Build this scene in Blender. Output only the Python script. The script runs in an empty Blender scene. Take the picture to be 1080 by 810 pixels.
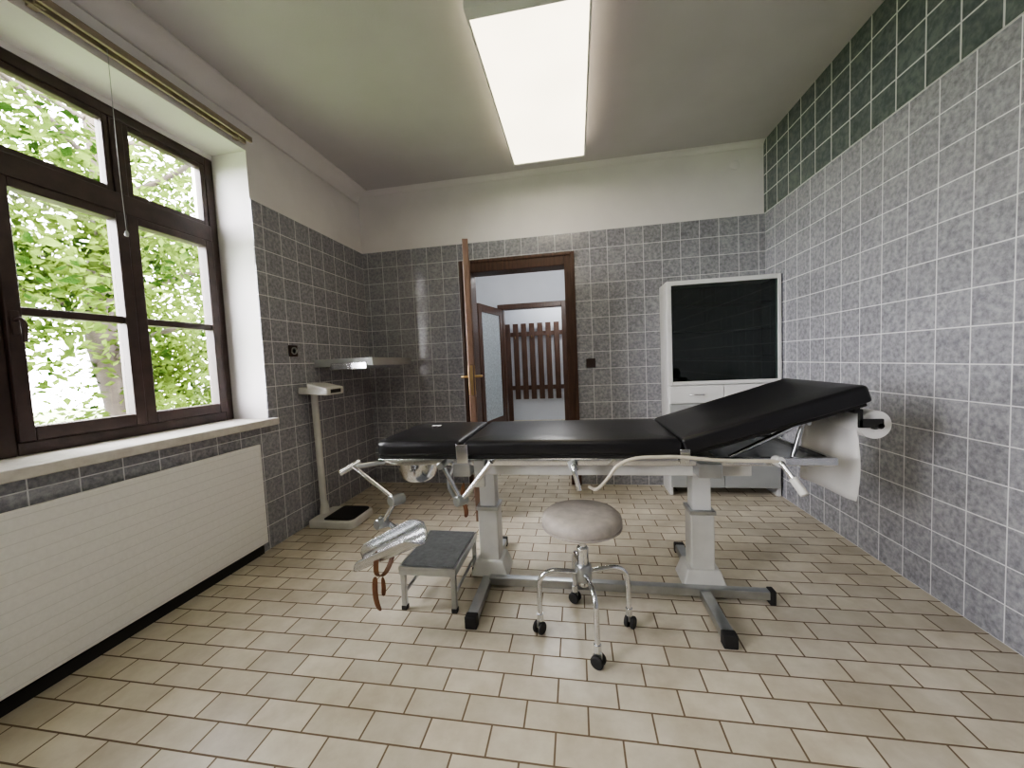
import bpy, bmesh, math, random
from mathutils import Vector, Matrix
random.seed(7)
scene = bpy.context.scene
COL = scene.collection

# ------------------------------------------------------------------ materials
def newmat(name):
    m = bpy.data.materials.new(name); m.use_nodes = True
    nt = m.node_tree
    b = nt.nodes.get('Principled BSDF')
    return m, nt, b

def mat(name, color, rough=0.5, metal=0.0, noise=0.0, nscale=20.0, bump=0.0, bscale=80.0, coat=0.0, stretch=None):
    m, nt, b = newmat(name)
    b.inputs['Base Color'].default_value = (*color, 1)
    b.inputs['Roughness'].default_value = rough
    b.inputs['Metallic'].default_value = metal
    if coat: b.inputs['Coat Weight'].default_value = coat
    tc = nt.nodes.new('ShaderNodeTexCoord')
    vec = tc.outputs['Object']
    if stretch:
        mp = nt.nodes.new('ShaderNodeMapping'); mp.inputs['Scale'].default_value = stretch
        nt.links.new(vec, mp.inputs['Vector']); vec = mp.outputs['Vector']
    if noise > 0:
        n = nt.nodes.new('ShaderNodeTexNoise'); n.inputs['Scale'].default_value = nscale; n.inputs['Detail'].default_value = 4
        nt.links.new(vec, n.inputs['Vector'])
        r = nt.nodes.new('ShaderNodeValToRGB')
        r.color_ramp.elements[0].position = 0.3; r.color_ramp.elements[1].position = 0.7
        r.color_ramp.elements[0].color = (*[c*(1-noise) for c in color], 1)
        r.color_ramp.elements[1].color = (*[min(1, c*(1+noise)) for c in color], 1)
        nt.links.new(n.outputs['Fac'], r.inputs['Fac'])
        nt.links.new(r.outputs['Color'], b.inputs['Base Color'])
    if bump > 0:
        n2 = nt.nodes.new('ShaderNodeTexNoise'); n2.inputs['Scale'].default_value = bscale; n2.inputs['Detail'].default_value = 3
        nt.links.new(vec, n2.inputs['Vector'])
        bp = nt.nodes.new('ShaderNodeBump'); bp.inputs['Strength'].default_value = bump; bp.inputs['Distance'].default_value = 0.003
        nt.links.new(n2.outputs['Fac'], bp.inputs['Height'])
        nt.links.new(bp.outputs['Normal'], b.inputs['Normal'])
    return m

def tile_mat(name, axes, w, h, ca, cb, grout, offset=0.0, mortar=0.0025, nscale=45, nlo=.38, nhi=.62, rough=.2, shift=(0, 0), var=.06, bump=.5, wav=0.0, blotch=0.0, bscale=12):
    m, nt, b = newmat(name)
    N = nt.nodes.new; L = nt.links.new
    tc = N('ShaderNodeTexCoord'); sp = N('ShaderNodeSeparateXYZ'); L(tc.outputs['Object'], sp.inputs[0])
    cmb = N('ShaderNodeCombineXYZ')
    for i, a in enumerate(axes):
        ad = N('ShaderNodeMath'); ad.operation = 'ADD'; ad.inputs[1].default_value = shift[i]
        L(sp.outputs[a], ad.inputs[0]); L(ad.outputs[0], cmb.inputs[i])
    br = N('ShaderNodeTexBrick'); br.offset = offset; br.offset_frequency = 2; br.squash = 1
    br.inputs['Scale'].default_value = 1
    br.inputs['Brick Width'].default_value = w; br.inputs['Row Height'].default_value = h
    br.inputs['Mortar Size'].default_value = mortar; br.inputs['Mortar Smooth'].default_value = .15
    br.inputs['Bias'].default_value = 0
    br.inputs['Color1'].default_value = (1-var, 1-var, 1-var, 1); br.inputs['Color2'].default_value = (1+var, 1+var, 1+var, 1)
    br.inputs['Mortar'].default_value = (1, 1, 1, 1)
    L(cmb.outputs[0], br.inputs['Vector'])
    n = N('ShaderNodeTexNoise'); n.inputs['Scale'].default_value = nscale; n.inputs['Detail'].default_value = 5; n.inputs['Roughness'].default_value = .65
    L(tc.outputs['Object'], n.inputs['Vector'])
    nfac = n.outputs['Fac']
    if blotch > 0:
        nb = N('ShaderNodeTexNoise'); nb.inputs['Scale'].default_value = bscale; nb.inputs['Detail'].default_value = 3
        L(tc.outputs['Object'], nb.inputs['Vector'])
        s1 = N('ShaderNodeMath'); s1.operation = 'SUBTRACT'; s1.inputs[1].default_value = .5; L(nb.outputs['Fac'], s1.inputs[0])
        s2 = N('ShaderNodeMath'); s2.operation = 'MULTIPLY_ADD'; s2.inputs[1].default_value = blotch
        L(s1.outputs[0], s2.inputs[0]); L(nfac, s2.inputs[2]); nfac = s2.outputs[0]
    r = N('ShaderNodeValToRGB'); r.color_ramp.elements[0].position = nlo; r.color_ramp.elements[1].position = nhi
    r.color_ramp.elements[0].color = (*ca, 1); r.color_ramp.elements[1].color = (*cb, 1)
    L(nfac, r.inputs['Fac'])
    mu = N('ShaderNodeMix'); mu.data_type = 'RGBA'; mu.blend_type = 'MULTIPLY'; mu.inputs[0].default_value = 1
    L(r.outputs['Color'], mu.inputs[6]); L(br.outputs['Color'], mu.inputs[7])
    mx = N('ShaderNodeMix'); mx.data_type = 'RGBA'
    L(br.outputs['Fac'], mx.inputs[0]); L(mu.outputs[2], mx.inputs[6]); mx.inputs[7].default_value = (*grout, 1)
    L(mx.outputs[2], b.inputs['Base Color'])
    rr = N('ShaderNodeMapRange'); rr.inputs['To Min'].default_value = rough; rr.inputs['To Max'].default_value = .85
    L(br.outputs['Fac'], rr.inputs['Value']); L(rr.outputs[0], b.inputs['Roughness'])
    sb = N('ShaderNodeMath'); sb.operation = 'SUBTRACT'; sb.inputs[0].default_value = 1; L(br.outputs['Fac'], sb.inputs[1])
    hgt = sb.outputs[0]
    n3 = N('ShaderNodeTexNoise'); n3.inputs['Scale'].default_value = 7; n3.inputs['Detail'].default_value = 2
    L(tc.outputs['Object'], n3.inputs['Vector'])
    ma = N('ShaderNodeMath'); ma.operation = 'MULTIPLY_ADD'; ma.inputs[1].default_value = wav
    L(n3.outputs['Fac'], ma.inputs[0]); L(hgt, ma.inputs[2])
    bp = N('ShaderNodeBump'); bp.inputs['Strength'].default_value = bump; bp.inputs['Distance'].default_value = 0.003
    L(ma.outputs[0], bp.inputs['Height']); L(bp.outputs['Normal'], b.inputs['Normal'])
    return m

GA, GB, GG = (.225, .23, .255), (.42, .425, .455), (.74, .75, .77)
M_tile_x = tile_mat('wall_tile_yz', (1, 2), .15, .15, GA, GB, GG, wav=1.0, rough=.12, nlo=.34, nhi=.66, blotch=.15)
M_tile_y = tile_mat('wall_tile_xz', (0, 2), .15, .15, GA, GB, GG, shift=(3, 0), wav=1.0, rough=.12, nlo=.34, nhi=.66, blotch=.15)
M_green = tile_mat('green_tile', (1, 2), .155, .15, (.085, .108, .104), (.15, .178, .17), (.60, .62, .61), nscale=30, mortar=.004, rough=.18, wav=1.5)
M_floor = tile_mat('floor_tile', (0, 1), .20, .10, (.50, .445, .34), (.70, .65, .54), (.17, .125, .08), offset=.5, mortar=.0032, nscale=5,
                   nlo=.3, nhi=.7, rough=.28, shift=(4, 4), var=.12, wav=.6, blotch=.4, bscale=1.3)
M_rad = tile_mat('radiator_panel_ribbed', (1, 2), 60., .045, (.84, .84, .82), (.88, .88, .86), (.76, .76, .74), offset=.5, mortar=.0018, nscale=60, rough=.55, shift=(30, 0), var=.0, bump=.4)
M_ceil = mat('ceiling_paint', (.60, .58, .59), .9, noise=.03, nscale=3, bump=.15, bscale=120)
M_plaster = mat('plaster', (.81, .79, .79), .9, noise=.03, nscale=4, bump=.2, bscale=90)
M_plaster_hall = mat('hall_plaster', (.72, .75, .80), .9, noise=.02, nscale=4)
M_winwood = mat('window_wood', (.045, .028, .024), .42, noise=.3, nscale=12, bump=.2, stretch=(1, 1, 1))
M_doorwood = mat('door_wood', (.085, .045, .03), .35, noise=.3, nscale=9, bump=.15, stretch=(6, 6, .6))
M_leafwood = mat('door_leaf_wood', (.19, .12, .085), .35, noise=.25, nscale=9, bump=.15, stretch=(6, 6, .6))
M_sill = mat('sill_stone', (.66, .64, .59), .45, noise=.1, nscale=30)
M_black = mat('black_vinyl', (.012, .012, .014), .33, bump=.25, bscale=160)
M_chrome = mat('chrome', (.74, .75, .77), .14, 1.0, noise=.08, nscale=8)
M_steel = mat('brushed_steel', (.52, .54, .55), .28, 1.0, noise=.15, nscale=10)
M_cream = mat('cream_enamel', (.66, .66, .63), .35, noise=.08, nscale=10)
M_white = mat('white_enamel', (.74, .75, .74), .35, noise=.03, nscale=10)
M_grey = mat('grey_paint', (.40, .42, .42), .4, noise=.05, nscale=10)
M_rubber = mat('black_rubber', (.02, .02, .02), .6, bump=.2)
M_stoolseat = mat('stool_vinyl', (.42, .385, .35), .5, noise=.14, nscale=25, bump=.3, bscale=100)
M_paper = mat('paper', (.85, .85, .84), .8, noise=.02, nscale=15)
M_leather = mat('leather', (.17, .075, .035), .55, noise=.3, nscale=20)
M_brass = mat('brass', (.55, .40, .20), .3, 1.0, noise=.1)
M_brownplastic = mat('brown_plastic', (.055, .035, .03), .35, noise=.1)
M_hose = mat('hose', (.62, .58, .48), .4, noise=.05)
M_cabdark = mat('cabinet_interior', (.045, .06, .055), .35, noise=.2, nscale=5)
M_rail = mat('rail_wood', (.34, .29, .22), .6, noise=.15, nscale=15)
M_step = mat('step_rubber_tread', (.13, .135, .135), .5, 0, noise=.2, nscale=40, bump=.5, bscale=60)
M_bark = mat('bark', (.045, .035, .028), .9, noise=.4, nscale=8, bump=1, bscale=20)
M_grass = mat('grass', (.10, .14, .05), .95, noise=.4, nscale=3, bump=1, bscale=40)
M_frost = mat('frosted_glass', (.42, .47, .50), .35, noise=.25, nscale=40, bump=1, bscale=50)

def glass_mat(name, tint=(1, 1, 1), gl=.06, rough=0.0):
    m = bpy.data.materials.new(name); m.use_nodes = True; nt = m.node_tree
    nt.nodes.clear(); N = nt.nodes.new
    o = N('ShaderNodeOutputMaterial'); t = N('ShaderNodeBsdfTransparent'); g = N('ShaderNodeBsdfGlossy'); mx = N('ShaderNodeMixShader')
    t.inputs[0].default_value = (*tint, 1); g.inputs['Roughness'].default_value = rough
    lw = N('ShaderNodeLayerWeight'); lw.inputs[0].default_value = .2
    ml = N('ShaderNodeMath'); ml.operation = 'MULTIPLY_ADD'; ml.inputs[1].default_value = .5; ml.inputs[2].default_value = gl
    nt.links.new(lw.outputs['Fresnel'], ml.inputs[0])
    nt.links.new(ml.outputs[0], mx.inputs[0]); nt.links.new(t.outputs[0], mx.inputs[1]); nt.links.new(g.outputs[0], mx.inputs[2])
    nt.links.new(mx.outputs[0], o.inputs[0])
    return m
M_glass = glass_mat('window_glass', gl=.02)
M_cabglass = glass_mat('cabinet_glass', (.55, .62, .60), .06)

def emis(name, col, s):
    m, nt, b = newmat(name)
    b.inputs['Base Color'].default_value = (*col, 1)
    b.inputs['Emission Color'].default_value = (*col, 1); b.inputs['Emission Strength'].default_value = s
    tc = nt.nodes.new('ShaderNodeTexCoord'); n = nt.nodes.new('ShaderNodeTexNoise'); n.inputs['Scale'].default_value = 2.5
    nt.links.new(tc.outputs['Object'], n.inputs['Vector'])
    mr = nt.nodes.new('ShaderNodeMapRange'); mr.inputs['To Min'].default_value = s*.8; mr.inputs['To Max'].default_value = s*1.2
    nt.links.new(n.outputs['Fac'], mr.inputs['Value']); nt.links.new(mr.outputs[0], b.inputs['Emission Strength'])
    return m
M_diff = emis('lamp_diffuser', (1, .88, .68), 4.2)
M_diff_added = emis('added_lamp_diffuser', (1, .93, .80), 4.4)  # glow of the added lamp near the camera
M_hall_added = emis('hall_added_globe', (1, .95, .9), 8)

# leaves
m, nt, b = newmat('leaf'); M_leaf = m
nt.nodes.remove(b); N = nt.nodes.new; L = nt.links.new
out = nt.nodes.get('Material Output')
tc = N('ShaderNodeTexCoord'); n = N('ShaderNodeTexNoise'); n.inputs['Scale'].default_value = 1.6; n.inputs['Detail'].default_value = 6
L(tc.outputs['Object'], n.inputs['Vector'])
r = N('ShaderNodeValToRGB'); r.color_ramp.elements[0].position = .38; r.color_ramp.elements[1].position = .66
r.color_ramp.elements[0].color = (.010, .024, .004, 1); r.color_ramp.elements[1].color = (.13, .19, .035, 1)  # bright end of the noise also paints sunlit patches into the leaves
L(n.outputs['Fac'], r.inputs['Fac'])
d = N('ShaderNodeBsdfDiffuse'); t = N('ShaderNodeBsdfTranslucent'); mx = N('ShaderNodeMixShader'); mx.inputs[0].default_value = .5
L(r.outputs[0], d.inputs[0]); L(r.outputs[0], t.inputs[0]); L(d.outputs[0], mx.inputs[1]); L(t.outputs[0], mx.inputs[2]); L(mx.outputs[0], out.inputs[0])

# ------------------------------------------------------------------ geometry helpers
def empty(name, loc=(0, 0, 0)):
    e = bpy.data.objects.new(name, None); e.location = loc; e.empty_display_size = .1
    COL.objects.link(e); return e

def finish(name, bm, mats, parent=None, bevel=0, seg=2, smooth=False, angle=.6):
    me = bpy.data.meshes.new(name); 
    bmesh.ops.recalc_face_normals(bm, faces=bm.faces[:])
    bm.to_mesh(me); bm.free()
    for mm in (mats if isinstance(mats, (list, tuple)) else [mats]): me.materials.append(mm)
    o = bpy.data.objects.new(name, me); COL.objects.link(o)
    if smooth:
        for p in me.polygons: p.use_smooth = True
    if bevel:
        md = o.modifiers.new('bev', 'BEVEL'); md.width = bevel; md.segments = seg; md.limit_method = 'ANGLE'; md.angle_limit = math.radians(40)
        md.harden_normals = False
        for p in me.polygons: p.use_smooth = True
        wn = o.modifiers.new('wn', 'WEIGHTED_NORMAL'); wn.keep_sharp = False
    if parent:
        o.parent = parent; o.matrix_parent_inverse = Matrix.Translation(-parent.location)
    return o

def add_box(bm, lo, hi, mi=0, M=None):
    x0, y0, z0 = lo; x1, y1, z1 = hi
    vs = [bm.verts.new(Vector(c) if M is None else M @ Vector(c)) for c in
          [(x0,y0,z0),(x1,y0,z0),(x1,y1,z0),(x0,y1,z0),(x0,y0,z1),(x1,y0,z1),(x1,y1,z1),(x0,y1,z1)]]
    for f in [(0,3,2,1),(4,5,6,7),(0,1,5,4),(1,2,6,5),(2,3,7,6),(3,0,4,7)]:
        fc = bm.faces.new([vs[i] for i in f]); fc.material_index = mi

def boxes(name, items, parent=None, bevel=0, seg=2, M=None):
    """items: (lo,hi,mat)"""
    mats = []; bm = bmesh.new()
    for it in items:
        if it[2] not in mats: mats.append(it[2])
        add_box(bm, it[0], it[1], mats.index(it[2]), M)
    return finish(name, bm, mats, parent, bevel, seg)

def lathe(name, prof, loc, mt, parent=None, segs=40, M=None, smooth=True):
    bm = bmesh.new(); rings = []
    for r, z in prof:
        if r < 1e-5: rings.append([bm.verts.new((0, 0, z))])
        else: rings.append([bm.verts.new((r*math.cos(2*math.pi*i/segs), r*math.sin(2*math.pi*i/segs), z)) for i in range(segs)])
    for a, b_ in zip(rings[:-1], rings[1:]):
        for i in range(segs):
            j = (i+1) % segs
            if len(a) == 1 and len(b_) == 1: continue
            if len(a) == 1: bm.faces.new([a[0], b_[i], b_[j]])
            elif len(b_) == 1: bm.faces.new([a[i], a[j], b_[0]])
            else: bm.faces.new([a[i], a[j], b_[j], b_[i]])
    T = Matrix.Translation(Vector(loc)) @ (M if M else Matrix.Identity(4))
    bmesh.ops.transform(bm, matrix=T, verts=bm.verts[:])
    o = finish(name, bm, mt, parent)
    me = o.data
    for p in me.polygons: p.use_smooth = True
    try: me.set_sharp_from_angle(angle=math.radians(35))
    except Exception: pass
    return o

def rod(name, a, b_, r, mt, parent=None, segs=20, r2=None):
    a = Vector(a); b_ = Vector(b_); d = b_-a; ln = d.length
    q = d.to_track_quat('Z', 'Y').to_matrix().to_4x4()
    r2 = r if r2 is None else r2
    e = min(r, r2)*.15
    return lathe(name, [(0, 0), (r-e, 0), (r, e), (r2, ln-e), (r2-e, ln), (0, ln)], a, mt, parent, segs, q)

def tube(name, pts, r, mt, parent=None, smooth=True, res=8):
    cu = bpy.data.curves.new(name, 'CURVE'); cu.dimensions = '3D'; cu.bevel_depth = r; cu.bevel_resolution = 5; cu.resolution_u = res; cu.use_fill_caps = True
    if smooth:
        s = cu.splines.new('BEZIER'); s.bezier_points.add(len(pts)-1)
        for p, c in zip(s.bezier_points, pts): p.co = c; p.handle_left_type = p.handle_right_type = 'AUTO'
    else:
        s = cu.splines.new('POLY'); s.points.add(len(pts)-1)
        for p, c in zip(s.points, pts): p.co = (*c, 1)
    cu.materials.append(mt)
    o = bpy.data.objects.new(name, cu); COL.objects.link(o)
    if parent: o.parent = parent; o.matrix_parent_inverse = Matrix.Translation(-parent.location)
    return o

def plan_pad(name, x0, x1, y0, y1, z0, z1, radii, mt, parent, edge=.02, M=None):
    """rounded-plan cushion; radii for corners (x0y0, x1y0, x1y1, x0y1)"""
    pts = []
    cs = [((x0, y0), 180, radii[0], (1, 1)), ((x1, y0), 270, radii[1], (-1, 1)), ((x1, y1), 0, radii[2], (-1, -1)), ((x0, y1), 90, radii[3], (1, -1))]
    for (cx, cy), a0, r, (sx, sy) in cs:
        ox, oy = cx+sx*r, cy+sy*r
        for k in range(7):
            a = math.radians(a0+90*k/6); pts.append((ox+r*math.cos(a), oy+r*math.sin(a)))
    cxm, cym = (x0+x1)/2, (y0+y1)/2
    def ring(ins, z):
        res = []
        for (px, py) in pts:
            res.append((cxm+(px-cxm)*(1-ins/((x1-x0)/2)), cym+(py-cym)*(1-ins/((y1-y0)/2)), z))
        return res
    prof = []
    K = 5
    for k in range(K+1):
        a = math.pi/2*k/K; prof.append((edge*(1-math.sin(a))*.6, z0+edge*.6*(1-math.cos(a))))
    for k in range(K+1):
        a = math.pi/2*k/K; prof.append((edge*(1-math.cos(a)), z1-edge+edge*math.sin(a)))
    prof += [(edge*2.2, z1+.003), (edge*5, z1+.006)]
    bm = bmesh.new(); rs = [[bm.verts.new(c if M is None else M @ Vector(c)) for c in ring(i, z)] for i, z in prof]
    n = len(pts)
    for a, b_ in zip(rs[:-1], rs[1:]):
        for i in range(n):
            j = (i+1) % n; bm.faces.new([a[i], a[j], b_[j], b_[i]])
    bm.faces.new(rs[0][::-1]); bm.faces.new(rs[-1])
    o = finish(name, bm, mt, parent, smooth=True)
    return o

# ------------------------------------------------------------------ dimensions
XL, XR, YB, YF, HC, HT = -2.0, 1.55, 3.45, -1.6, 2.82, 2.25
H = 1.14

# floor & ceiling
boxes('floor', [((XL-.4, YF-.2, -.1), (XR+.2, YB+.0, 0), M_floor)])
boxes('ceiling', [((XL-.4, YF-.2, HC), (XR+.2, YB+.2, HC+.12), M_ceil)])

# left wall w/ the window opening and an added, unseen one
WX = -2.29
WIN = [(1.12, 2.17), (-1.0, .05)]
OPN = [(.93, 2.17), (-1.0, .05)]
SZ, LZ = .80, 2.545
items = []
ys = [YF-.2, OPN[1][0], OPN[1][1], OPN[0][0], OPN[0][1], YB+.15]
for i in (0, 2, 4):
    items.append(((XL-.42, ys[i], 0), (XL-.008, ys[i+1], HC), M_plaster))
    items.append(((XL-.008, ys[i], 0), (XL, ys[i+1], HT), M_tile_x))
for i in (1, 3):
    items.append(((XL-.42, ys[i], 0), (XL-.008, ys[i+1], SZ), M_plaster))
    items.append(((XL-.008, ys[i], 0), (XL, ys[i+1], SZ), M_tile_x))
    items.append(((XL-.42, ys[i], LZ), (XL-.008, ys[i+1], HC), M_plaster))
items.append(((XL-.42, OPN[0][0], SZ), (WX+.01, WIN[0][0], LZ), M_plaster))
boxes('wall_left', items)

# right wall
boxes('wall_right', [((XR+.008, YF-.2, 0), (XR+.2, YB+.15, HC), M_plaster),
                     ((XR, YF-.2, 0), (XR+.008, YB+.15, HT), M_tile_x),
                     ((XR-.004, YF-.2, HT), (XR+.008, YB+.15, HC), M_green)])
# front wall (behind the photographer)
boxes('wall_front', [((XL-.4, YF-.2, 0), (XR+.2, YF, HC), M_plaster), ((XL, YF, 0), (XR, YF+.008, HT), M_tile_y)])
# back wall with doorway
DX0, DX1, DZ = -.98, -.02, 2.02
T = .15
items = []
for x0, x1, z0, z1 in [(XL-.4, DX0, 0, HC), (DX1, XR+.2, 0, HC), (DX0, DX1, DZ, HC)]:
    items.append(((x0, YB+.008, z0), (x1, YB+T, z1), M_plaster))
    if z0 < HT:
        items.append(((max(x0, XL), YB, z0), (min(x1, XR), YB+.008, min(z1, HT)), M_tile_y))
boxes('wall_back', items)

# coves
def cove(name, p0, p1, inward, R=.09):
    bm = bmesh.new(); K = 8; rows = []
    for p in (p0, p1):
        row = []
        for k in range(K+1):
            a = math.pi/2*k/K
            off = R*(1-math.cos(a)); dz = R*(1-math.sin(a))
            row.append(bm.verts.new((p[0]+inward[0]*off*1.0, p[1]+inward[1]*off, HC-dz)))
        row.append(bm.verts.new((p[0], p[1], HC)))
        rows.append(row)
    n = K+2
    for i in range(n):
        j = (i+1) % n; bm.faces.new([rows[0][i], rows[0][j], rows[1][j], rows[1][i]])
    return finish(name, bm, M_plaster, None, smooth=True)
cove('trim_1', (XL-.008, YF, 0), (XL-.008, YB, 0), (1, 0), .11)
cove('trim_2', (XL, YB+.008, 0), (XR, YB+.008, 0), (0, -1), .04)

# ------------------------------------------------------------------ windows
def window(name, y0, y1, so0):
    p = empty(name, (WX, (y0+y1)/2, SZ))
    z0, z1 = SZ+.045, LZ-.03
    ym = (y0+y1)/2; zt = 2.035
    a, b_ = WX-.035, WX+.03
    W = M_winwood
    f = .055
    boxes(name+'_outer_frame', [((a, y0, z0), (b_, y0+f, z1), W), ((a, y1-f, z0), (b_, y1, z1), W),
        ((a, y0+f, z0), (b_, y1-f, z0+f), W), ((a, y0+f, z1-f), (b_, y1-f, z1), W),
        ((a, y0+f, zt-.05), (b_+.01, y1-f, zt+.05), W), ((a, ym-.03, zt+.05), (b_, ym+.03, z1-f), W)], p, .006)
    s = .05
    its = []; gl = []
    for (u0, u1) in ((y0+f, ym), (ym, y1-f)):
        c0, c1 = WX-.02, WX+.045
        b0, b1 = z0+f, zt-.05
        its += [((c0, u0, b0), (c1, u0+s, b1), W), ((c0, u1-s, b0), (c1, u1, b1), W), ((c0, u0+s, b0), (c1, u1-s, b0+s+.01), W), ((c0, u0+s, b1-s+.01), (c1, u1-s, b1), W)]
        zm = (b0+b1)/2
        its += [((c0+.01, u0+s, zm-.018), (c1-.01, u1-s, zm+.018), W)]
        gl += [((WX, u0+s, b0+s), (WX+.004, u1-s, b1-s), M_glass)]
        t0, t1 = zt+.05, z1-f
        v0, v1 = (u0, u1-.03) if u0 < ym-.01 else (u0+.03, u1)
        q = .028
        its += [((c0, v0, t0), (c1-.02, v0+q, t1), W), ((c0, v1-q, t0), (c1-.02, v1, t1), W), ((c0, v0+q, t0), (c1-.02, v1-q, t0+q), W), ((c0, v0+q, t1-q), (c1-.02, v1-q, t1), W)]
        gl += [((WX, v0+q, t0+q), (WX+.004, v1-q, t1-q), M_glass)]
    boxes(name+'_sashes', its, p, .005)
    boxes(name+'_panes', gl, p)
    boxes(name+'_reveal_head', [((WX-.035, y0, z1), (WX+.03, y1, LZ), M_plaster)], p)
    boxes(name+'_handle_plate', [((WX+.045, y0+f+.012, 1.34), (WX+.052, y0+f+.038, 1.44), M_brownplastic)], p, .003)
    tube(name+'_handle', [(WX+.05, y0+f+.025, 1.40), (WX+.085, y0+f+.025, 1.40), (WX+.09, y0+f+.025, 1.31)], .008, M_brownplastic, p)
    boxes(name+'_sill', [((XL-.30, so0, SZ), (XL, y1, SZ+.045), M_sill), ((XL, so0-.03, SZ), (XL+.05, y1+.035, SZ+.045), M_sill)], p, .006)
    boxes(name+'_outer_sill', [((XL-.5, y0, SZ+.01), (WX-.03, y1, SZ+.04), M_grey)], p, .003)
window('window_1', *WIN[0], OPN[0][0]); window('added_window', *WIN[1], OPN[1][0])  # the second one is unseen, added to bring in more daylight

# radiator covers
def radcover(name, y0, y1):
    p = empty(name, (XL, (y0+y1)/2, 0))
    boxes('panel', [((XL+.03, y0, .075), (XL+.048, y1, .70), M_rad)], p, .004)
    boxes('mount', [((XL, y0+.03, .10), (XL+.03, y1-.03, .66), M_rubber)], p)
radcover('radiator_cover', -1.2, 2.04)
boxes('gap_shade_left', [((XL, YF, 0), (XL+.012, 2.04, .05), M_rubber)])  # black strip standing in for the shaded gap under the cover

# curtain rail
p = empty('curtain_rail', (XL+.05, 1.2, 2.58))
ye = 2.14
boxes('track', [((XL+.015, -1.3, 2.565), (XL+.03, ye, 2.59), M_rail), ((XL+.06, -1.3, 2.565), (XL+.075, ye, 2.59), M_rail),
                ((XL+.015, -1.3, 2.59), (XL+.075, ye, 2.596), M_rail)], p, .002)
boxes('brackets', [((XL-.008, y, 2.57), (XL+.04, y+.03, 2.59), M_rail) for y in (-1.2, .3, 1.2, 2.08)], p)
tube('cord', [(XL+.045, 1.42, 2.57), (XL+.045, 1.42, 2.0), (XL+.043, 1.425, 1.8)], .0012, M_grey, p)
lathe('cord_knob', [(0, -.015), (.006, -.012), (.008, 0), (.004, .012), (0, .014)], (XL+.043, 1.425, 1.79), M_grey, p, 16)

# ------------------------------------------------------------------ door (back wall)
p = empty('door_1', (-.5, YB, 0))
D = M_doorwood
fo0, fo1, ft = -1.035, .015, 2.085
c0, c1, ct = -.93, -.075, 1.975
boxes('casing', [((fo0, YB-.022, 0), (c0, YB, ft), D), ((c1, YB-.022, 0), (fo1, YB, ft), D), ((c0, YB-.022, ct), (c1, YB, ft), D),
                 ((fo0, YB-.032, 0), (fo0+.03, YB-.02, ft), D), ((fo1-.03, YB-.032, 0), (fo1, YB-.02, ft), D), ((fo0+.03, YB-.032, ft-.03), (fo1-.03, YB-.02, ft), D)], p, .005)
boxes('jamb_lining', [((DX0, YB, 0), (c0, YB+T+.02, ct), D), ((c1, YB, 0), (DX1, YB+T+.02, ct), D), ((DX0, YB, ct), (DX1, YB+T+.02, DZ), D)], p, .003)
boxes('casing_hall_side', [((fo0, YB+T, 0), (c0-.01, YB+T+.02, ft), D), ((c1+.01, YB+T, 0), (fo1, YB+T+.02, ft), D), ((c0, YB+T, ct), (c1, YB+T+.02, ft), D)], p, .004)
hx, hy = -.945, 3.40
ang = math.atan2(2.56-hy, -.72-hx)
Mleaf = Matrix.Translation((hx, hy, 0)) @ Matrix.Rotation(ang, 4, 'Z')
LW = .86
boxes('leaf', [((0, -.02, .012), (LW, .02, 2.0), M_leafwood)], p, .003, M=Mleaf)
boxes('leaf_mouldings', [((.1, -.026, .15), (LW-.1, -.02, .9), M_leafwood), ((.1, -.026, 1.05), (LW-.1, -.02, 1.88), M_leafwood),
                         ((.1, .02, .15), (LW-.1, .026, .9), M_leafwood), ((.1, .02, 1.05), (LW-.1, .026, 1.88), M_leafwood)], p, .003, M=Mleaf)
for s in (-1, 1):
    boxes('handle_plate', [((LW-.075, s*.022-.003, .92), (LW-.04, s*.022+.003, 1.13), M_brass)], p, .002, M=Mleaf)
    tube('lever', [Mleaf @ Vector(v) for v in [(LW-.057, s*.02, 1.05), (LW-.057, s*.065, 1.05), (LW-.08, s*.07, 1.05), (LW-.17, s*.07, 1.045)]], .009, M_brass, p)
boxes('lock_plate', [((LW-.001, -.01, .92), (LW+.001, .01, 1.13), M_brass)], p, M=Mleaf)
for z in (.3, 1.7):
    rod('hinge', (hx+.005, hy+.015, z), (hx+.005, hy+.015, z+.1), .009, M_brass, p)

# ------------------------------------------------------------------ hall beyond
HX0, HX1, HY = -2.2, .8, 6.0
boxes('floor_hall', [((HX0, YB, -.1), (HX1, 7.4, 0), M_floor)])
boxes('ceiling_hall', [((HX0, YB+T, HC-.1), (HX1, 7.4, HC), M_plaster_hall)])
boxes('wall_hall_left', [((HX0-.1, YB+T, 0), (HX0, 7.4, HC), M_plaster_hall)])
boxes('wall_hall_right', [((HX1, YB+T, 0), (HX1+.1, 7.4, HC), M_plaster_hall)])
boxes('wall_hall_far', [((HX0, 7.3, 0), (HX1, 7.4, HC), M_plaster_hall)])
boxes('wall_hall_divider', [((HX0, HY+.02, 0), (-1.16, HY+.14, HC), M_plaster_hall), ((-.16, HY+.02, 0), (HX1, HY+.14, HC), M_plaster_hall), ((-1.16, HY+.02, 2.02), (-.16, HY+.14, HC), M_plaster_hall)])
p = empty('door_2', (-.66, HY, 0))
boxes('frame', [((-1.21, HY, 0), (-1.12, HY+.15, 2.06), D), ((-.20, HY, 0), (-.11, HY+.15, 2.06), D), ((-1.12, HY, 1.98), (-.20, HY+.15, 2.06), D)], p, .004)
M2 = Matrix.Translation((-1.15, HY-.01, 0)) @ Matrix.Rotation(math.radians(-102), 4, 'Z')
boxes('leaf', [((0, -.02, .01), (.1, .02, 1.98), D), ((.74, -.02, .01), (.84, .02, 1.98), D), ((.1, -.02, .01), (.74, .02, .30), D), ((.1, -.02, 1.87), (.74, .02, 1.98), D)], p, .004, M=M2)
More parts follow.
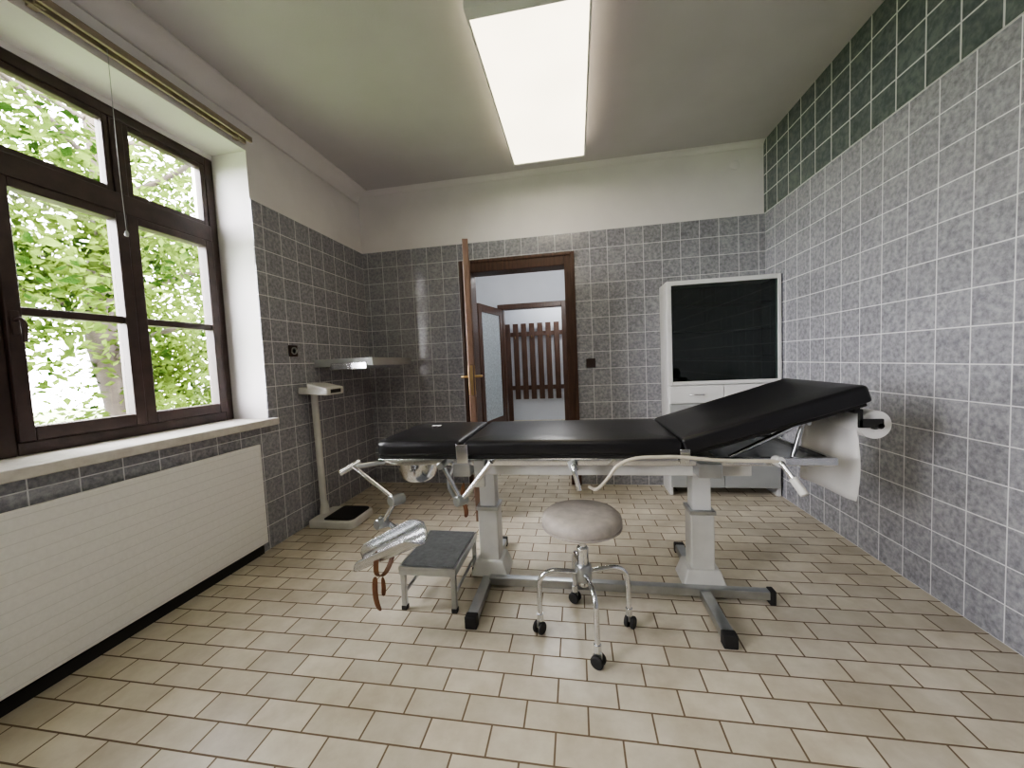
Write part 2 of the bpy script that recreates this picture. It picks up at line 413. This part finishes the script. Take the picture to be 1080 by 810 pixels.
boxes('leaf_glass', [((.1, -.006, .30), (.74, .006, 1.87), M_frost)], p, M=M2)
# coat rack
p = empty('coat_rack', (-.7, 7.2, 0))
its = []
for i in range(11):
    x = -1.32+i*.155
    its.append(((x, 7.18, .42 if i not in (0, 10) else 0), (x+.10, 7.202, 1.86), M_doorwood))
its += [((-1.36, 7.202, .6), (.35, 7.225, .68), M_doorwood), ((-1.36, 7.202, 1.62), (.35, 7.225, 1.70), M_doorwood)]
boxes('slats', its, p, .004)
for i in range(1, 10, 2):
    x = -1.27+i*.155
    tube('hook', [(x, 7.18, 1.6), (x, 7.13, 1.58), (x, 7.11, 1.62)], .006, M_brass, p)
# added hall lamp, out of view, lights the hall
p = empty('hall_added_lamp', (-1.2, 4.6, HC-.1))
lathe('globe', [(0, -.16), (.06, -.15), (.11, -.10), (.12, -.05), (.09, -.012), (.05, 0), (0, 0)], (-1.2, 4.6, HC-.11), M_hall_added, p)
lathe('rose', [(0, 0), (.06, 0), (.06, .012), (0, .012)], (-1.2, 4.6, HC-.112), M_white, p)
for nm, loc, e in (('hall_fill', (-.3, 4.5, 2.3), 26), ('hall_fill_far', (-.2, 6.6, 2.3), 24)):  # free point lights added to fill the hall, outside the globe
    l = bpy.data.lights.new(nm, 'POINT'); l.energy = e; l.shadow_soft_size = .12; l.color = (1, .98, .95)
    o = bpy.data.objects.new(nm, l); o.location = loc; COL.objects.link(o)

# ------------------------------------------------------------------ ceiling lamp
p = empty('ceiling_lamp', (-.155, 2.45, HC))
x0, x1, y0, y1, zb = -.435, .125, 1.74, 3.09, 2.70
boxes('housing', [((x0+.04, y0+.03, zb+.04), (x1-.04, y1-.03, HC), M_white)], p, .004)
boxes('rim', [((x0, y0, zb), (x0+.012, y1, zb+.045), M_white), ((x1-.012, y0, zb), (x1, y1, zb+.045), M_white),
              ((x0, y0-.03, zb-.004), (x1, y0+.03, zb+.045), M_white), ((x0, y1-.02, zb-.004), (x1, y1, zb+.045), M_white)], p, .003)
boxes('diffuser', [((x0+.012, y0+.03, zb), (x1-.012, y1-.02, zb+.03), M_diff)], p, .004)

# added lamp, unseen near the camera, brightens the foreground
p = empty('added_front_lamp', (-.155, -.2, HC))
boxes('housing', [((x0+.04, -1.0, zb+.04), (x1-.04, .3, HC), M_white)], p, .004)
boxes('diffuser', [((x0, -1.03, zb), (x1, .33, zb+.04), M_diff_added)], p, .004)

# ------------------------------------------------------------------ sockets etc
p = empty('wall_socket', (XL, 2.43, 1.29))
boxes('plate', [((XL, 2.39, 1.25), (XL+.012, 2.47, 1.33), M_brownplastic)], p, .004)
lathe('inset', [(0, .004), (.018, .004), (.022, .012), (.026, .012), (.026, 0)], (XL+.008, 2.43, 1.29), M_grey, p, 24, Matrix.Rotation(math.pi/2, 4, 'Y'))
p = empty('light_switch', (.13, YB, 1.10))
boxes('plate', [((.09, YB-.012, 1.06), (.17, YB, 1.14), M_brownplastic)], p, .004)
boxes('rocker', [((.105, YB-.018, 1.075), (.155, YB-.01, 1.125), M_brownplastic)], p, .003)
lathe('junction_cover', [(0, 0), (.035, 0), (.035, .006), (.03, .008), (0, .008)], (1.33, YB+.008, 2.66), M_plaster, None, 24, Matrix.Rotation(math.pi/2, 4, 'X'))

# ------------------------------------------------------------------ wall shelf
p = empty('steel_wall_shelf', (-1.75, 2.95, 1.18))
boxes('tray', [((-2.0, 2.66, 1.195), (-1.52, 3.32, 1.21), M_steel), ((-2.0, 2.65, 1.165), (-1.51, 2.665, 1.225), M_grey),
               ((-1.525, 2.66, 1.165), (-1.51, 3.33, 1.225), M_grey), ((-2.0, 3.32, 1.165), (-1.51, 3.33, 1.225), M_steel)], p, .002)
boxes('drawer', [((-1.86, 2.645, 1.14), (-1.56, 3.1, 1.192), M_chrome)], p, .004)

# ------------------------------------------------------------------ scale
p = empty('weighing_scale', (-1.8, 2.5, 0))
plan_pad('base', -1.965, -1.60, 2.40, 2.70, 0, .055, (.03, .05, .05, .03), M_cream, p, .012)
plan_pad('mat', -1.85, -1.62, 2.42, 2.68, .057, .066, (.02, .04, .04, .02), M_rubber, p, .004)
rod('column', (-1.93, 2.55, .05), (-1.945, 2.55, .97), .024, M_cream, p, 24)
lathe('column_foot', [(0.035, 0), (.034, .03), (.027, .07), (.024, .09)], (-1.928, 2.55, .055), M_cream, p)
Mh = Matrix.Translation((-1.89, 2.53, 1.0)) @ Matrix.Rotation(math.radians(4), 4, 'Y')
boxes('head', [((-.095, -.10, -.03), (.14, .10, .02), M_cream)], p, .012, 3, M=Mh)
bm = bmesh.new(); add_box(bm, (-.02, -.10, .015), (.135, .10, .05), 0, None)
for v in bm.verts:
    if v.co.z > .04 and v.co.x > .1: v.co.z = .025
    v.co = Mh @ v.co
finish('dial_housing', bm, M_cream, p, .006)
boxes('dial_face', [((.136, -.06, -.015), (.1415, .06, .012), M_rubber)], p, M=Mh)

# ------------------------------------------------------------------ glass cabinet
p = empty('medicine_cabinet', (1.12, 3.32, 0))
X0, X1, Y0, Y1, ZT = .72, 1.54, 3.20, 3.445, 1.715
GZ = .895
W = M_white; t = .025
boxes('carcass', [((X0, Y0, 0.0), (X0+t, Y1, ZT), W), ((X1-t, Y0, 0.0), (X1, Y1, ZT), W), ((X0+t, Y0, ZT-t), (X1-t, Y1, ZT), W),
                  ((X0+t, Y0+.01, GZ-.02), (X1-t, Y1, GZ), W), ((X0+t, Y0+.02, .06), (X1-t, Y1, .08), W), ((X0+t, Y1-.01, .06), (X1-t, Y1, GZ-.02), W)], p, .003)
boxes('back_panel', [((X0+t, Y1-.012, GZ), (X1-t, Y1-.002, ZT-t), M_cabdark), ((X0+t, Y0+.02, GZ), (X0+t+.003, Y1-.012, ZT-t), M_cabdark), ((X1-t-.003, Y0+.02, GZ), (X1-t, Y1-.012, ZT-t), M_cabdark)], p)
boxes('glass_shelves', [((X0+t, Y0+.04, z), (X1-t, Y1-.02, z+.006), M_cabglass) for z in (1.10, 1.31, 1.52)], p)
boxes('door_frame', [((X0, Y0-.018, GZ), (X0+.035, Y0, ZT), W), ((X1-.025, Y0-.018, GZ), (X1, Y0, ZT), W), ((X0+.035, Y0-.018, ZT-.035), (X1-.025, Y0, ZT), W), ((X0+.035, Y0-.018, GZ), (X1-.025, Y0, GZ+.03), W)], p, .004)
boxes('door_glass', [((X0+.03, Y0-.012, GZ+.03), (X1-.02, Y0-.006, ZT-.03), M_cabglass)], p)
xm = (X0+X1)/2
boxes('drawer_fronts', [((X0+.01, Y0-.018, .75), (xm-.002, Y0, .889), W), ((xm+.002, Y0-.018, .75), (X1-.01, Y0, .889), W)], p, .003)
boxes('lower_doors', [((X0+.01, Y0-.018, .07), (xm-.002, Y0, .746), M_grey), ((xm+.002, Y0-.018, .07), (X1-.01, Y0, .746), M_grey)], p, .003)
for x in ((X0+xm)/2, (X1+xm)/2):
    tube('pull', [(x-.05, Y0-.018, .82), (x-.05, Y0-.042, .82), (x+.05, Y0-.042, .82), (x+.05, Y0-.018, .82)], .005, M_chrome, p, smooth=False)
for x in (xm-.05, xm+.05):
    tube('door_pull', [(x, Y0-.018, .60), (x, Y0-.042, .60), (x, Y0-.042, .50), (x, Y0-.018, .50)], .005, M_chrome, p, smooth=False)

# ------------------------------------------------------------------ examination couch
p = empty('examination_couch', (.05, 1.9, 0))
ya, yb = 1.60, 2.16
plan_pad('leg_cushion', -.94, -.518, ya, yb, .735, .80, (.06, .012, .012, .09), M_black, p, .022)
plan_pad('seat_cushion', -.508, .412, ya, yb, .735, .80, (.012, .012, .012, .012), M_black, p, .022)
th = math.radians(-16.8)
MB = Matrix.Translation((.425, 0, .735)) @ Matrix.Rotation(th, 4, 'Y')
plan_pad('back_cushion', 0.0, .69, ya, yb, 0, .068, (.012, .018, .018, .012), M_black, p, .016, M=MB)
boxes('back_board', [((.02, ya+.02, -.016), (.675, yb-.02, -.001), M_rubber)], p, .003, M=MB)
boxes('cushion_boards', [((-.92, ya+.02, .718), (-.525, yb-.02, .734), M_rubber), ((-.50, ya+.02, .718), (.41, yb-.02, .734), M_rubber)], p, .003)
boxes('tag', [((-.80, 1.98, .8065), (-.75, 2.0, .8085), M_paper)], p)
boxes('side_rails', [((-.93, 1.62, .685), (.98, 1.645, .717), M_chrome), ((-.93, 2.115, .685), (.98, 2.14, .717), M_chrome),
                     ((-.93, 1.645, .69), (-.905, 2.115, .715), M_chrome), ((.955, 1.645, .685), (.98, 2.115, .715), M_chrome),
                     ((-.52, 1.645, .69), (-.49, 2.115, .715), M_steel), ((.40, 1.645, .69), (.43, 2.115, .715), M_steel)], p, .004)
boxes('head_tray', [((.58, 1.645, .69), (.955, 2.115, .697), M_steel)], p, .002)
boxes('chassis', [((-.56, 1.68, .625), (.70, 1.72, .68), M_cream), ((-.56, 2.04, .625), (.70, 2.08, .68), M_cream),
                  ((-.53, 1.72, .63), (-.41, 2.04, .675), M_cream), ((.50, 1.72, .63), (.62, 2.04, .675), M_cream)], p, .005)
boxes('brackets', [((-.54, 1.595, .70), (-.485, 1.612, .785), M_chrome), ((-.56, 1.60, .64), (-.48, 1.68, .70), M_steel), ((.47, 1.60, .64), (.56, 1.68, .70), M_steel),
                   ((.40, 1.595, .70), (.44, 1.612, .76), M_chrome)], p, .004)
for y in (1.70, 2.06):
    rod('back_strut', (.62, y, .70), (.90, y, .845), .010, M_chrome, p)
    rod('back_strut_upper', (.86, y, .70), (.90, y, .845), .009, M_steel, p)
rod('strut_axle', (.90, 1.66, .845), (.90, 2.10, .845), .009, M_steel, p)
for cx in (-.475, .56):
    boxes('column_lower', [((cx-.052, 1.855, .10), (cx+.052, 1.965, .40), M_cream)], p, .008)
    boxes('column_upper', [((cx-.042, 1.868, .38), (cx+.042, 1.952, .63), M_white)], p, .006)
    boxes('column_collar', [((cx-.058, 1.85, .385), (cx+.058, 1.97, .405), M_steel)], p, .003)
    bm = bmesh.new()
    add_box(bm, (cx-.10, 1.83, .045), (cx+.10, 1.99, .125))
    bm.verts.ensure_lookup_table()
    for v in bm.verts:
        if v.co.z > .1: v.co.x = cx+(v.co.x-cx)*.72; v.co.y = 1.91+(v.co.y-1.91)*.85
    finish('base_block', bm, M_cream, p, .008)
    fx = cx-.01
    boxes('foot', [((fx-.024, 1.53, .012), (fx+.024, 2.25, .052), M_steel)], p, .005)
    boxes('foot_caps', [((fx-.027, 1.505, 0), (fx+.027, 1.545, .056), M_rubber), ((fx-.027, 2.24, 0), (fx+.027, 2.275, .056), M_rubber)], p, .006)
boxes('floor_beam', [((-.47, 1.80, .022), (.83, 1.838, .062), M_steel)], p, .005)
boxes('beam_cap', [((.82, 1.797, 0), (.845, 1.841, .066), M_rubber)], p, .004)
# levers / crank / hose
tube('release_lever', [(-.03, 1.66, .67), (-.03, 1.60, .70), (-.028, 1.57, .705), (-.005, 1.555, .60)], .011, M_chrome, p)
rod('lever_head', (-.036, 1.575, .72), (-.020, 1.572, .675), .016, M_grey, p)
tube('crank', [(.755, 1.63, .70), (.755, 1.575, .712), (.765, 1.55, .69), (.79, 1.50, .63)], .011, M_chrome, p)
rod('crank_grip', (.775, 1.53, .665), (.795, 1.49, .615), .015, M_cream, p)
lathe('crank_hub', [(0, -.02), (.018, -.02), (.02, -.015), (.02, .015), (.018, .02), (0, .02)], (.755, 1.59, .713), M_white, p, 24, Matrix.Rotation(math.pi/2, 4, 'X'))
tube('hose', [(.04, 1.66, .58), (.07, 1.58, .60), (.107, 1.56, .645), (.165, 1.56, .712), (.33, 1.565, .737), (.54, 1.57, .722), (.755, 1.575, .716)], .007, M_hose, p)
# basin under the leg section
lathe('basin', [(.0, 0), (.06, 0), (.085, .02), (.105, .085), (.11, .10), (.118, .103), (.118, .107), (.106, .105), (.098, .08), (.078, .022), (.055, .006), (0, .006)], (-.81, 1.80, .565), M_chrome, p)
tube('basin_ring', [(-.81+.116*math.cos(a), 1.80+.116*math.sin(a), .672) for a in [i*math.pi/8 for i in range(17)]], .005, M_steel, p)
rod('basin_arm', (-.70, 1.86, .672), (-.50, 1.90, .70), .007, M_steel, p)
# paper roll + holder
lathe('paper_roll', [(.02, 0), (.055, 0), (.055, .45), (.02, .45), (.02, 0)], (1.135, 2.12, .835), M_paper, p, 40, Matrix.Rotation(math.pi/2, 4, 'X'))
rod('roll_core', (1.135, 1.64, .835), (1.135, 2.14, .835), .012, M_rubber, p)
boxes('roll_bracket', [((1.06, 1.640, .828), (1.145, 1.650, .862), M_rubber), ((1.06, 1.640, .828), (1.075, 1.650, .90), M_rubber), ((1.06, 2.13, .83), (1.145, 2.14, .90), M_rubber), ((1.045, 1.64, .885), (1.065, 2.14, .91), M_rubber)], p, .003)
bm = bmesh.new(); K = 14; prev = None
for k in range(K+1):
    f = k/K; z = .835-f*.32; x = 1.081+.02*math.sin(f*2.2)
    row = [bm.verts.new((x+.006*math.sin(j*1.3+f*3), 1.69+.40*j/6+(.02*f if j == 0 else 0), z-(.02*j/6 if k == K else 0))) for j in range(7)]
    if prev:
        for j in range(6): bm.faces.new([prev[j], prev[j+1], row[j+1], row[j]])
    prev = row
o = finish('paper_sheet', bm, M_paper, p, smooth=True)
md = o.modifiers.new('s', 'SOLIDIFY'); md.thickness = .0008

# leg supports
def trough(name, a, b_, rad, mt, up=(0, 0, 1)):
    a = Vector(a); b_ = Vector(b_); d = (b_-a); ln = d.length; d.normalize()
    side = d.cross(Vector(up)).normalized(); u = side.cross(d).normalized()
    bm = bmesh.new(); rows = []
    NI, NJ = 24, 24
    for i in range(NI+1):
        f = i/NI; r = rad*(.85+.25*f)
        e = min(1, min(f, 1-f)/.16); sp = math.radians(70+42*math.sin(e*math.pi/2))
        row = []
        for j in range(NJ+1):
            an = -sp+2*sp*j/NJ
            row.append(bm.verts.new(a+d*(ln*f)+side*(r*math.sin(an))-u*(r*math.cos(an)-rad)))
        rows.append(row)
    for q, w in zip(rows[:-1], rows[1:]):
        for j in range(NJ): bm.faces.new([q[j], q[j+1], w[j+1], w[j]])
    o = finish(name, bm, mt, p, smooth=True)
    md = o.modifiers.new('s', 'SOLIDIFY'); md.thickness = .004
    return o
def strap(name, pts, w, parent, yc):
    bm = bmesh.new(); prev = None
    for (x, y, z) in pts:
        r_ = [bm.verts.new((x-w/2, y, z)), bm.verts.new((x+w/2, y, z))]
        if prev: bm.faces.new([prev[0], prev[1], r_[1], r_[0]])
        prev = r_
    o = finish(name, bm, M_leather, parent, smooth=True)
    md = o.modifiers.new('s', 'SOLIDIFY'); md.thickness = .004; md.offset = 0
    md = o.modifiers.new('b', 'SUBSURF'); md.levels = 2; md.render_levels = 2
    return o
M_trough = mat('polished_steel', (.62, .63, .65), .27, 1.0, noise=.08, nscale=8)
trough('leg_trough', (-.965, 1.50, .255), (-.66, 1.50, .402), .060, M_trough, (-.1, -.4, 1))
rod('leg_rod_handle', (-1.04, 1.49, .685), (-.975, 1.55, .725), .012, M_chrome, p)
rod('leg_rod_link', (-1.0, 1.525, .71), (-.80, 1.50, .575), .010, M_chrome, p)
rod('leg_clamp', (-.985, 1.53, .705), (-.90, 1.63, .70), .012, M_steel, p)
rod('leg_joint', (-.80, 1.47, .572), (-.77, 1.53, .566), .024, M_steel, p)
rod('leg_rod_low', (-.79, 1.50, .565), (-.862, 1.50, .455), .010, M_chrome, p)
rod('leg_rod_low2', (-.885, 1.52, .48), (-.80, 1.56, .395), .012, M_chrome, p)
rod('leg_joint_low', (-.875, 1.475, .465), (-.85, 1.525, .458), .022, M_steel, p)
rod('leg_rod_cup', (-.83, 1.56, .43), (-.80, 1.57, .34), .012, M_steel, p)
strap('strap_loop', [(-.86, 1.445, .37), (-.858, 1.425, .32), (-.862, 1.425, .26), (-.865, 1.50, .222), (-.865, 1.58, .26), (-.86, 1.59, .33)], .026, p, 0)
strap('strap_tail', [(-.862, 1.422, .27), (-.868, 1.42, .22), (-.872, 1.43, .15), (-.860, 1.44, .10)], .028, p, 0)
strap('strap_tail_b', [(-.84, 1.44, .26), (-.838, 1.442, .20), (-.846, 1.445, .165)], .022, p, 0)
rod('second_rod', (-.375, 1.57, .715), (-.515, 1.56, .545), .011, M_chrome, p)
rod('second_rod_b', (-.515, 1.56, .55), (-.59, 1.57, .69), .010, M_chrome, p)
rod('second_joint', (-.53, 1.535, .55), (-.50, 1.585, .545), .022, M_steel, p)
boxes('second_bracket', [((-.455, 1.575, .60), (-.41, 1.60, .72), M_steel)], p, .004)
rod('second_lug', (-.60, 1.55, .70), (-.60, 1.62, .70), .015, M_steel, p)
tube('second_strap_hanger', [(-.60, 1.75, .66), (-.63, 1.73, .56), (-.60, 1.72, .50)], .009, M_steel, p)
strap('second_strap', [(-.55, 1.72, .58), (-.565, 1.72, .50), (-.54, 1.72, .44), (-.55, 1.72, .40)], .024, p, 0)

# ------------------------------------------------------------------ step stool
p = empty('step_stool', (-.71, 1.8, 0))
sx0, sx1, sy0, sy1, sz = -.85, -.575, 1.60, 1.985, .212
boxes('step_top', [((sx0, sy0, sz-.012), (sx1, sy1, sz), M_steel), ((sx0+.01, sy0+.01, sz), (sx1-.01, sy1-.01, sz+.003), M_step)], p, .002)
boxes('apron', [((sx0, sy0, sz-.04), (sx1, sy0+.012, sz-.012), M_steel), ((sx0, sy1-.012, sz-.04), (sx1, sy1, sz-.012), M_steel),
                ((sx0, sy0+.012, sz-.04), (sx0+.012, sy1-.012, sz-.012), M_steel), ((sx1-.012, sy0+.012, sz-.04), (sx1, sy1-.012, sz-.012), M_steel)], p, .002)
for x in (sx0+.004, sx1-.026):
    for y in (sy0+.004, sy1-.026):
        boxes('leg', [((x, y, .012), (x+.022, y+.022, sz-.04), M_steel)], p, .002)
        boxes('leg_tip', [((x-.003, y-.003, 0), (x+.025, y+.025, .02), M_rubber)], p, .003)
boxes('stretchers', [((sx0+.01, sy0+.026, .07), (sx0+.02, sy1-.026, .085), M_steel), ((sx1-.02, sy0+.026, .07), (sx1-.01, sy1-.026, .085), M_steel)], p, .002)
boxes('ribs', [((sx0+.014+i*.0125, sy0+.014, sz+.003), (sx0+.018+i*.0125, sy1-.014, sz+.0042), M_step) for i in range(20)], p)

# ------------------------------------------------------------------ round stool
sc = (0.0, 1.555)
p = empty('swivel_stool', (sc[0], sc[1], 0))
lathe('seat', [(0, .445), (.12, .445), (.150, .449), (.160, .462), (.163, .479), (.159, .497), (.146, .509), (.12, .515), (.06, .518), (0, .519)], (*sc, 0), M_stoolseat, p, 64)
tube('seat_piping', [(sc[0]+.1615*math.cos(a), sc[1]+.1615*math.sin(a), .459) for a in [i*math.pi/12 for i in range(25)]], .003, M_stoolseat, p)
lathe('seat_pan', [(0, .427), (.05, .427), (.10, .437), (.142, .446), (0, .446)], (*sc, 0), M_steel, p)
lathe('spindle', [(0, .22), (.014, .22), (.014, .43), (0, .43)], (*sc, 0), M_chrome, p, 24)
lathe('sleeve', [(0, .20), (.022, .20), (.024, .205), (.024, .36), (.020, .365), (0, .365)], (*sc, 0), M_chrome, p, 28)
lathe('hub', [(0, .22), (.030, .22), (.034, .226), (.034, .285), (.030, .291), (.0, .291)], (*sc, 0), M_steel, p, 28)
for k, adeg in enumerate((12, 103, 190, 283)):
    a = math.radians(adeg); c, s = math.cos(a), math.sin(a)
    P = lambda r, z: (sc[0]+r*c, sc[1]+r*s, z)
    tube('arm', [P(.025, .255), P(.08, .262), P(.145, .262), P(.178, .235), P(.186, .17), P(.188, .075)], .0105, M_chrome, p)
    lathe('caster_stem', [(0, .055), (.014, .055), (.014, .085), (0, .085)], (sc[0]+.188*c, sc[1]+.188*s, 0), M_chrome, p, 16)
    ca = a+.9; R = Matrix.Rotation(ca, 4, 'Z') @ Matrix.Rotation(math.pi/2, 4, 'X')
    cc = Vector((sc[0]+.192*c, sc[1]+.192*s, .025))
    nrm = Matrix.Rotation(ca, 4, 'Z') @ Vector((0, 1, 0))
    for sgn in (-1, 1):
        lathe('caster_wheel', [(0, -.008), (.021, -.008), (.025, -.004), (.025, .004), (.021, .008), (0, .008)], cc+nrm*.013*sgn, M_rubber, p, 24, R)
    boxes('caster_fork', [((-.016, -.004, .018), (.016, .004, .048), M_steel)], p, .003, M=Matrix.Translation((cc.x, cc.y, .012)) @ Matrix.Rotation(ca, 4, 'Z'))

# ------------------------------------------------------------------ outside
boxes('ground_outside', [((-40, -25, -1.1), (-2.42, 40, -1.0), M_grass)])
def foliage(name, centers, per, sig, size, mt=M_leaf):
    vs = []; fs = []
    for (cx, cy, cz) in centers:
        for _ in range(per):
            c = Vector((cx+random.gauss(0, sig), cy+random.gauss(0, sig), cz+random.gauss(0, sig*.8)))
            q = Matrix.Rotation(random.uniform(0, 6.28), 3, 'Z') @ Matrix.Rotation(random.uniform(-1.1, 1.1), 3, 'X') @ Matrix.Rotation(random.uniform(-1.1, 1.1), 3, 'Y')
            s = size*random.uniform(.6, 1.3); i = len(vs)
            for v in ((-.5, 0, 0), (-.1, .28, .06), (.5, 0, -.04), (-.1, -.28, .06)):
                vs.append(c+q @ (Vector(v)*s))
            fs += [(i, i+1, i+2), (i, i+2, i+3)]
    me = bpy.data.meshes.new(name); me.from_pydata([tuple(v) for v in vs], [], fs); me.materials.append(mt)
    o = bpy.data.objects.new(name, me); COL.objects.link(o); return o
tr = empty('tree', (-7, 4.7, -1))
def par(o): o.parent = tr; o.matrix_parent_inverse = Matrix.Translation(-tr.location)
tube('trunk', [(-7, 4.7, -1), (-6.95, 4.75, .5), (-7.05, 4.65, 2), (-6.9, 4.8, 3.6), (-7.1, 4.9, 6)], .17, M_bark, tr)
br_pts = []
for k in range(16):
    z = 1.4+k*.3; a = k*2.4; ln = random.uniform(1.2, 2.2)
    e = (-7+ln*math.cos(a), 4.7+ln*math.sin(a), z+random.uniform(.4, 1.0))
    tube('branch', [(-7, 4.7, z), (-7+ln*.5*math.cos(a), 4.7+ln*.5*math.sin(a), z+.35), e], .035, M_bark, tr)
    br_pts.append(e)
cent = []
for _ in range(250):
    x = random.uniform(-9.0, -5.2); y = random.uniform(1.2, 10); z = random.uniform(1.5, 6.5)
    cent.append((x, y, z))
for _ in range(20):
    cent.append((random.uniform(-7.5, -6.2), random.uniform(4.6, 7.5), random.uniform(.7, 1.6)))
par(foliage('crown', cent+br_pts, 125, .34, .14))
hedge = [(random.uniform(-8.5, -6), random.uniform(1, 10), random.uniform(-.9, .6)) for _ in range(130)]
par(foliage('undergrowth', hedge, 110, .28, .10))
cent2 = [(random.uniform(-17, -14), random.uniform(11, 26), random.uniform(-.5, 8)) for _ in range(90)]
foliage('background_trees', cent2, 100, .6, .30)

# ------------------------------------------------------------------ lighting
w = bpy.data.worlds.new('World'); scene.world = w; w.use_nodes = True
bg = w.node_tree.nodes['Background']; bg.inputs[0].default_value = (.98, .955, 1.0, 1); bg.inputs[1].default_value = 44.0
sun = bpy.data.lights.new('sun', 'SUN'); sun.energy = 40; sun.angle = .05; sun.color = (1, .95, .85)
so = bpy.data.objects.new('sun', sun); COL.objects.link(so)
so.rotation_euler = Vector((-.35, .75, -.9)).to_track_quat('-Z', 'Y').to_euler()
for i, (y0, y1) in enumerate(WIN):
    l = bpy.data.lights.new('window_portal', 'AREA'); l.shape = 'RECTANGLE'; l.size = LZ-SZ; l.size_y = y1-y0
    l.cycles.is_portal = True
    o = bpy.data.objects.new('window_portal', l); COL.objects.link(o)
    o.location = (WX-.06, (y0+y1)/2, (SZ+LZ)/2); o.rotation_euler = (0, -math.pi/2, 0)
try:
    scene.view_settings.look = 'AgX - Medium High Contrast'
except Exception: pass

# ------------------------------------------------------------------ camera
cam = bpy.data.cameras.new('camera'); cam.sensor_width = 36; cam.lens = 400/1080*36; cam.clip_start = .02; cam.clip_end = 200
co = bpy.data.objects.new('camera', cam); COL.objects.link(co); scene.camera = co
a, pt, r = math.radians(9.7), math.radians(3.3), .045
Rz = Matrix.Rotation(a, 3, 'Z')
F = Rz @ Vector((0, math.cos(pt), -math.sin(pt))); U = Rz @ Vector((0, math.sin(pt), math.cos(pt))); R = Rz @ Vector((1, 0, 0))
cr = R*math.cos(r)-U*math.sin(r); cu = R*math.sin(r)+U*math.cos(r)
Mc = Matrix((cr, cu, -F)).transposed().to_4x4(); Mc.translation = (0, 0, H)
co.matrix_world = Mc
